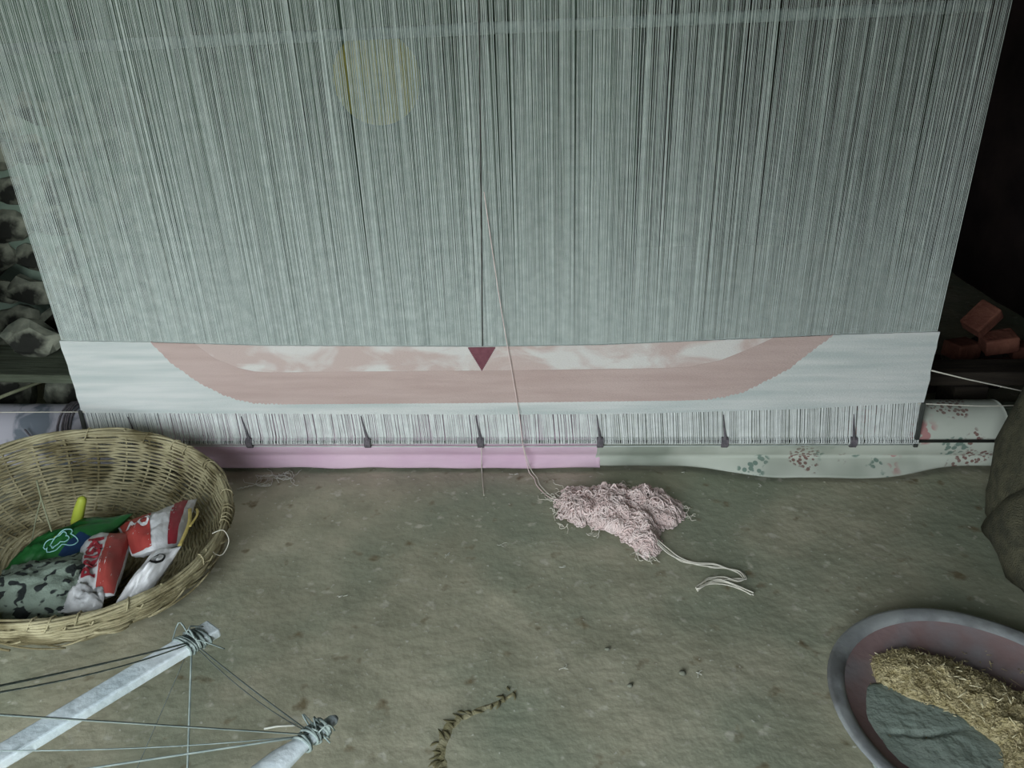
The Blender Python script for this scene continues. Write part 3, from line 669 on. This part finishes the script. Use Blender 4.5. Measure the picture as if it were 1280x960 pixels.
ST = [(.905, -.785), (.95, -.80), (.995, -.835), (1.045, -.885), (1.06, -.95), (1.045, -1.0)]
b, HS = mound(ST, .072, .030, 'chaff', None, '', '', .018, 8, .016, None, (.76, 1.2, -1.12, -.68))
rs = random.Random(21); tries = 0; cnt = 0
while cnt < 2600 and tries < 20000:
    tries += 1
    x, y = rs.uniform(.78, 1.16), rs.uniform(-1.08, -.7); k = HS(x, y)
    if k <= rs.uniform(-.02, .2): continue
    if math.hypot(x-PC.x, y-PC.y) > .215: continue
    cnt += 1
    z = .018+.030*k**.6+.006*nz(x*40, y*40, 8)*k+.003; a = rs.uniform(0, 2*PI); L_ = rs.uniform(.004, .014) if rs.random() < .93 else rs.uniform(.016, .03); pit = rs.uniform(-.5, .7)
    d = Vector((math.cos(a)*math.cos(pit), math.sin(a)*math.cos(pit), math.sin(pit)))*L_/2; p = Vector((x, y, z)); s_ = Vector((-math.sin(a), math.cos(a), 0))*rs.uniform(.0006, .0014); h_ = Vector((0, 0, .0006))
    b.add([p-d-s_, p-d+s_, p+d+s_*.6, p+d-s_*.6, p+h_], [(0, 1, 4), (1, 2, 4), (2, 3, 4), (3, 0, 4), (0, 3, 2, 1)])
o = b.build('chaff_heap', M['chaff'], None, False); tag(o, 'heap of pale chopped straw chaff in the metal pan', 'chaff', kind='stuff')
b = MB()
for k in range(70):
    t_ = rs.random()*(len(ST)-1); i_ = int(t_); x, y = (ST[i_][q_]+(ST[i_+1][q_]-ST[i_][q_])*(t_-i_)+rs.gauss(0, .033) for q_ in (0, 1))
    if math.hypot(x-PC.x, y-PC.y) > .2: continue
    z = .022+.031*HS(x, y)**.6; a = rs.uniform(0, 2*PI); L_ = rs.uniform(.006, .016); pit = rs.uniform(-.2, .8)
    d = Vector((math.cos(a)*math.cos(pit), math.sin(a)*math.cos(pit), math.sin(pit)))*L_; b.tube([Vector((x, y, z))-d*.4, Vector((x, y, z))+d], .0010, 4)
q_ = b.build('straw_stems', M['straw'], o); q_['kind'] = 'stuff'

# ------------------------------------------------------------------ jute sack at the right
sk = empty('jute_sack', (1.52, -.26, 0), 'slumped brown jute sack at the right edge of the loom', 'sack')
SI = Matrix.Translation((-1.52, .26, 0))
def sprof(p, q_, a):
    k = 1+.10*nz(math.cos(a)*1.5, math.sin(a)*1.5, p.z*4+2)+.04*nz(math.cos(a)*5, math.sin(a)*5, p.z*9)
    return Vector((1.53+p.x*k, -.29+p.y*k, p.z))
b = MB(); b.lathe([(.001, .002), (.17, .002), (.225, .03), (.235, .1), (.235, .2), (.225, .3), (.21, .4), (.18, .48), (.12, .53), (.001, .54)], 48, sprof)
o = b.build('body', M['sack'], sk); o.matrix_parent_inverse = SI
ax_ = Vector((-.15, -.62, .62)).normalized(); e1 = ax_.cross(Vector((0, 0, 1))).normalized(); e2 = e1.cross(ax_); mc = Vector((1.435, -.475, .095))
def mouth(prof, name, mat, seed):
    b = MB()
    def w_(p, q_, a):
        k = 1+.09*nz(math.cos(a)*1.6, math.sin(a)*1.6, seed)
        v = mc+(e1*p.x+e2*p.y)*k+ax_*p.z; v.z = max(v.z, .003); return v
    b.lathe(prof, 44, w_); o = b.build(name, mat, sk); o.matrix_parent_inverse = SI
mouth([(.15, -.32), (.19, -.2), (.205, -.05), (.20, .02), (.185, .045), (.165, .05), (.15, .035), (.14, -.02)], 'rolled_mouth', M['sack'], 2)
mouth([(.15, .0), (.12, -.02), (.06, -.005), (.001, .0)], 'dark_hollow', M['sackin'], 2)  # dark cap in place of the shaded hollow

# ------------------------------------------------------------------ clutter behind the loom
b = MB(); b.box((0, 0, 0), (.62, .24, .03)); o = bevel(b.build('plank', M['oldwood'], None, False, (-1.60, .32, .235)), .004); o.rotation_euler = (0, -.0, -.06); tag(o, 'short weathered grey-green plank lying level behind the left beam end', 'plank')
for x, lb in ((-1.72, 'broken stone block propping the left end of the grey plank'), (-1.46, 'broken stone block propping the plank near the rug edge')):
    o = mesh_obj('stone_block', blob((.1, .09, .112), x*7, 2, .1), M['stone'], None, (x, .36, .108), (0, 0, .3), False); tag(o, lb, 'stone')
b = MB(); b.tube([(-1.86, .54, .10), (-1.64, .52, .25), (-1.42, .50, .41), (-1.30, .49, .50)], [.028, .03, .027, .024], 9); tag(b.build('log', M['darkwood']), 'dark slanting log leaning behind the left side of the loom', 'log')
o = mesh_obj('loose_stone', blob((.09, .06, .06), 4.2, 2, .4), M['stone'], None, (-1.56, .36, .308), (0, .2, 0), False); tag(o, 'pale rough stone resting on the grey plank under the log', 'stone')
b = MB(); b.tube([(-1.60, .01, .205), (-1.53, .13, .21), (-1.44, .26, .215)], .006, 6); tag(b.build('stick', M['twig']), 'thin pale stick poking out below the grey plank', 'stick')
brick_me = None
for i, (x, y, z, r, lb) in enumerate(((1.585, .50, .285, (.3, -.75, .3), 'dark red broken brick tilted on top of the rubble at right'), (1.64, .47, .215, (.1, -.2, -.1), 'dark red broken brick lying lower in the rubble beside the tilted one'), (1.56, .53, .165, (0, .05, .4), 'dark red broken brick low at the back of the right rubble'), (1.76, .50, .165, (0, .0, -.3), 'dark red broken brick by the right wall behind the rubble'), (1.66, .46, .12, (0, 0, .1), 'dark red broken brick at the bottom of the right rubble'), (1.82, .46, .12, (0, 0, .7), 'dark red broken brick in the rubble nearest the right wall'))):
    if brick_me is None:
        bb = MB(); bb.box((0, 0, 0), (.1, .075, .055)); o = bb.build('brick', M['brick'], None, False); brick_me = o.data
    else: o = bpy.data.objects.new('brick', brick_me); C.objects.link(o)
    bevel(o, .006); o.location = (x, y, z); o.rotation_euler = r; tag(o, lb, 'brick', 'bricks in the rubble')
for k, (x, y, r_, lb) in enumerate(((1.47, .58, .09, 'dark rubble lump at the back right, nearest the rug'), (1.70, .62, .12, 'large dark rubble lump under the broken bricks'), (1.97, .60, .1, 'dark rubble lump beside the right wall'))):
    o = mesh_obj('rubble_lump', blob((r_, r_*.9, r_*.8), k*7.3, 2, .35), M['wall_dark'], None, (x, y, r_*.62), (0, 0, k), False); tag(o, lb, 'rubble', 'rubble lumps behind the loom')
b = MB(); b.box((0, 0, 0), (.75, .1, .045)); o = bevel(b.build('timber', M['darkwood'], None, False, (1.62, .27, .20)), .004); tag(o, 'dark timber lying level behind the right beam end', 'timber')
for x in (1.45, 1.9):
    b = MB(); b.box((0, 0, 0), (.1, .11, .176)); o = bevel(b.build('timber_block', M['darkwood'], None, False, (x, .27, .088)), .005); tag(o, 'dark wooden block under the timber, '+('nearer the rug' if x < 1.6 else 'nearer the right wall'), 'block')
# round yellow tray on the rear wall, seen through the warp
tr = empty('yellow_tray', (-.29, .30, 1.09), 'round yellow tray showing faintly through the warp threads', 'tray')
b = MB(); rot = Matrix.Rotation(PI/2, 3, 'X')
b.lathe([(.001, .0), (.09, .0), (.108, .012), (.12, .014), (.122, .010), (.108, .004), (.09, -.006), (.001, -.006)], 40, lambda p, q_, a: rot @ p); b.build('dish', M['yellow'], tr)
b = MB(); b.tube([(0, .01, .115), (.0, .02, .6), (0, .02, 1.5)], .003, 5); b.build('hanging_wire', M['steel'], tr)

# ------------------------------------------------------------------ bits on the floor
LINT = [(.066, .007, 'just below the pink cloth left of the yarn'), (.777, -.047, 'below the drooping floral hem'), (.564, .021, 'close under the floral cloth right of the yarn'), (.051, -.326, 'left of and below the yarn heap'), (.203, -.415, 'below the yarn heap in mid floor'), (-.084, -.371, 'in mid floor between basket and yarn'), (.486, -.75, 'in front of the yarn tail near the pan'), (.211, -.74, 'in the middle foreground above the brown scuff'), (-.316, -.527, 'beside the basket, right of its front')]
for k, (x, y, where) in enumerate(LINT):
    b = MB(); rl = random.Random(k+50)
    for q_ in range(3):
        d = rl.uniform(0, 6.28); px, py = x+rl.uniform(-.003, .003), y-.012+rl.uniform(-.003, .003); pts = []
        for s in range(7): pts.append((px, py, .002+.002*abs(nz(s*.7, k+q_)))); d += rl.uniform(-.8, .8); px += .0022*math.cos(d); py += .0022*math.sin(d)
        b.tube(pts, .0008, 4)
    tag(b.build('lint_tuft', M['lint']), 'tiny pale lint tuft '+where, 'lint', 'lint tufts on the floor')
b = MB(); b.tube([(-.375, -.925, .003), (-.35, -.92, .005), (-.315, -.915, .003)], .0022, 5); tag(b.build('straw_bit', M['lint']), 'short pale straw on the floor under the reel twine', 'straw')
for k in range(3):
    b = MB(); x, y = ((-.66, -.01), (-.60, -.03), (-.70, -.06))[k]; rl = random.Random(k)
    for q_ in range(10):
        d = rl.uniform(0, 6.28); px, py = x, y; pts = []
        for s in range(10): pts.append((px, py, .003+.006*abs(nz(s*.5, k*3+q_)))); d += rl.uniform(-.5, .5); px += .006*math.cos(d); py += .006*math.sin(d)
        b.tube(pts, .0009, 4)
    tag(b.build('fluff_wisp', M['lint']), 'wispy pale fluff on the floor by the basket, '+('middle wisp', 'wisp furthest from the basket', 'wisp nearest the basket')[k], 'fluff', 'fluff wisps by the basket')
# curved brown scuff in the floor
SC = [(-.015, -1.02), (-.020, -.985), (-.024, -.948), (-.013, -.905), (.018, -.880), (.058, -.857), (.092, -.836), (.113, -.815)]
sp = smooth_pts([(x, y, 0) for x, y in SC], 6); m_ = len(sp); rs = random.Random(9)
b = MB()      # low irregular smear, thin as dried mud
def smear(u, v):
    i_ = min(m_-2, int(u*(m_-1))); p = sp[i_].lerp(sp[i_+1], u*(m_-1)-i_); d = (sp[i_+1]-sp[i_]).normalized(); n_ = Vector((-d.y, d.x, 0))
    w_ = (.019*(1-u)**.7+.002)*(1+.5*nz(u*9, v*2+3)); k = (v-.5)*2
    q_ = p+n_*w_*k; q_.z = -.0004-.004*k*k+.0016*nz(u*22, v*3, 5); return q_
b.grid(smear, 60, 9); b.build('floor_scuff', M['scuff'], floor)
for i in range(0, m_-2, 2):
    p = sp[i]+Vector((rs.uniform(-.012, .012), rs.uniform(-.009, .009), 0)); d = (sp[i+1]-sp[i]).normalized(); a = math.atan2(d.y, d.x)+PI/2*rs.choice((-1, 1))+rs.uniform(-.9, .9)
    L_ = rs.uniform(.016, .032)*(1-.4*i/m_); e = Vector((math.cos(a), math.sin(a), 0)); f_ = Vector((-e.y, e.x, 0))*rs.uniform(-.3, .3)
    b = MB(); b.tube([p-e*L_*.6+Vector((0, 0, .0006)), p-e*L_*.2+f_*L_*.5+Vector((0, 0, .0016)), p+e*L_*.2+f_*L_*.5+Vector((0, 0, .0016)), p+e*L_*.6+Vector((0, 0, .0006))], [.0006, .0030, .0034, .0005], 6, flat=.35, up=(0, 0, 1))
    b.build('gouge', M['scuffdark'], floor)
for k, (x, y, r) in enumerate(((.456, -.765, .008), (.345, -.80, .006), (.305, -.70, .006))):
    o = mesh_obj('pebble', blob((r, r*.8, r*.6), k*5.0, 2, .3), M['stone'], None, (x, y, r*.4)); tag(o, 'small grey pebble in the floor, '+('nearest the pan', 'in the middle of three', 'nearest the yarn')[k], 'pebble', 'pebbles on the floor')
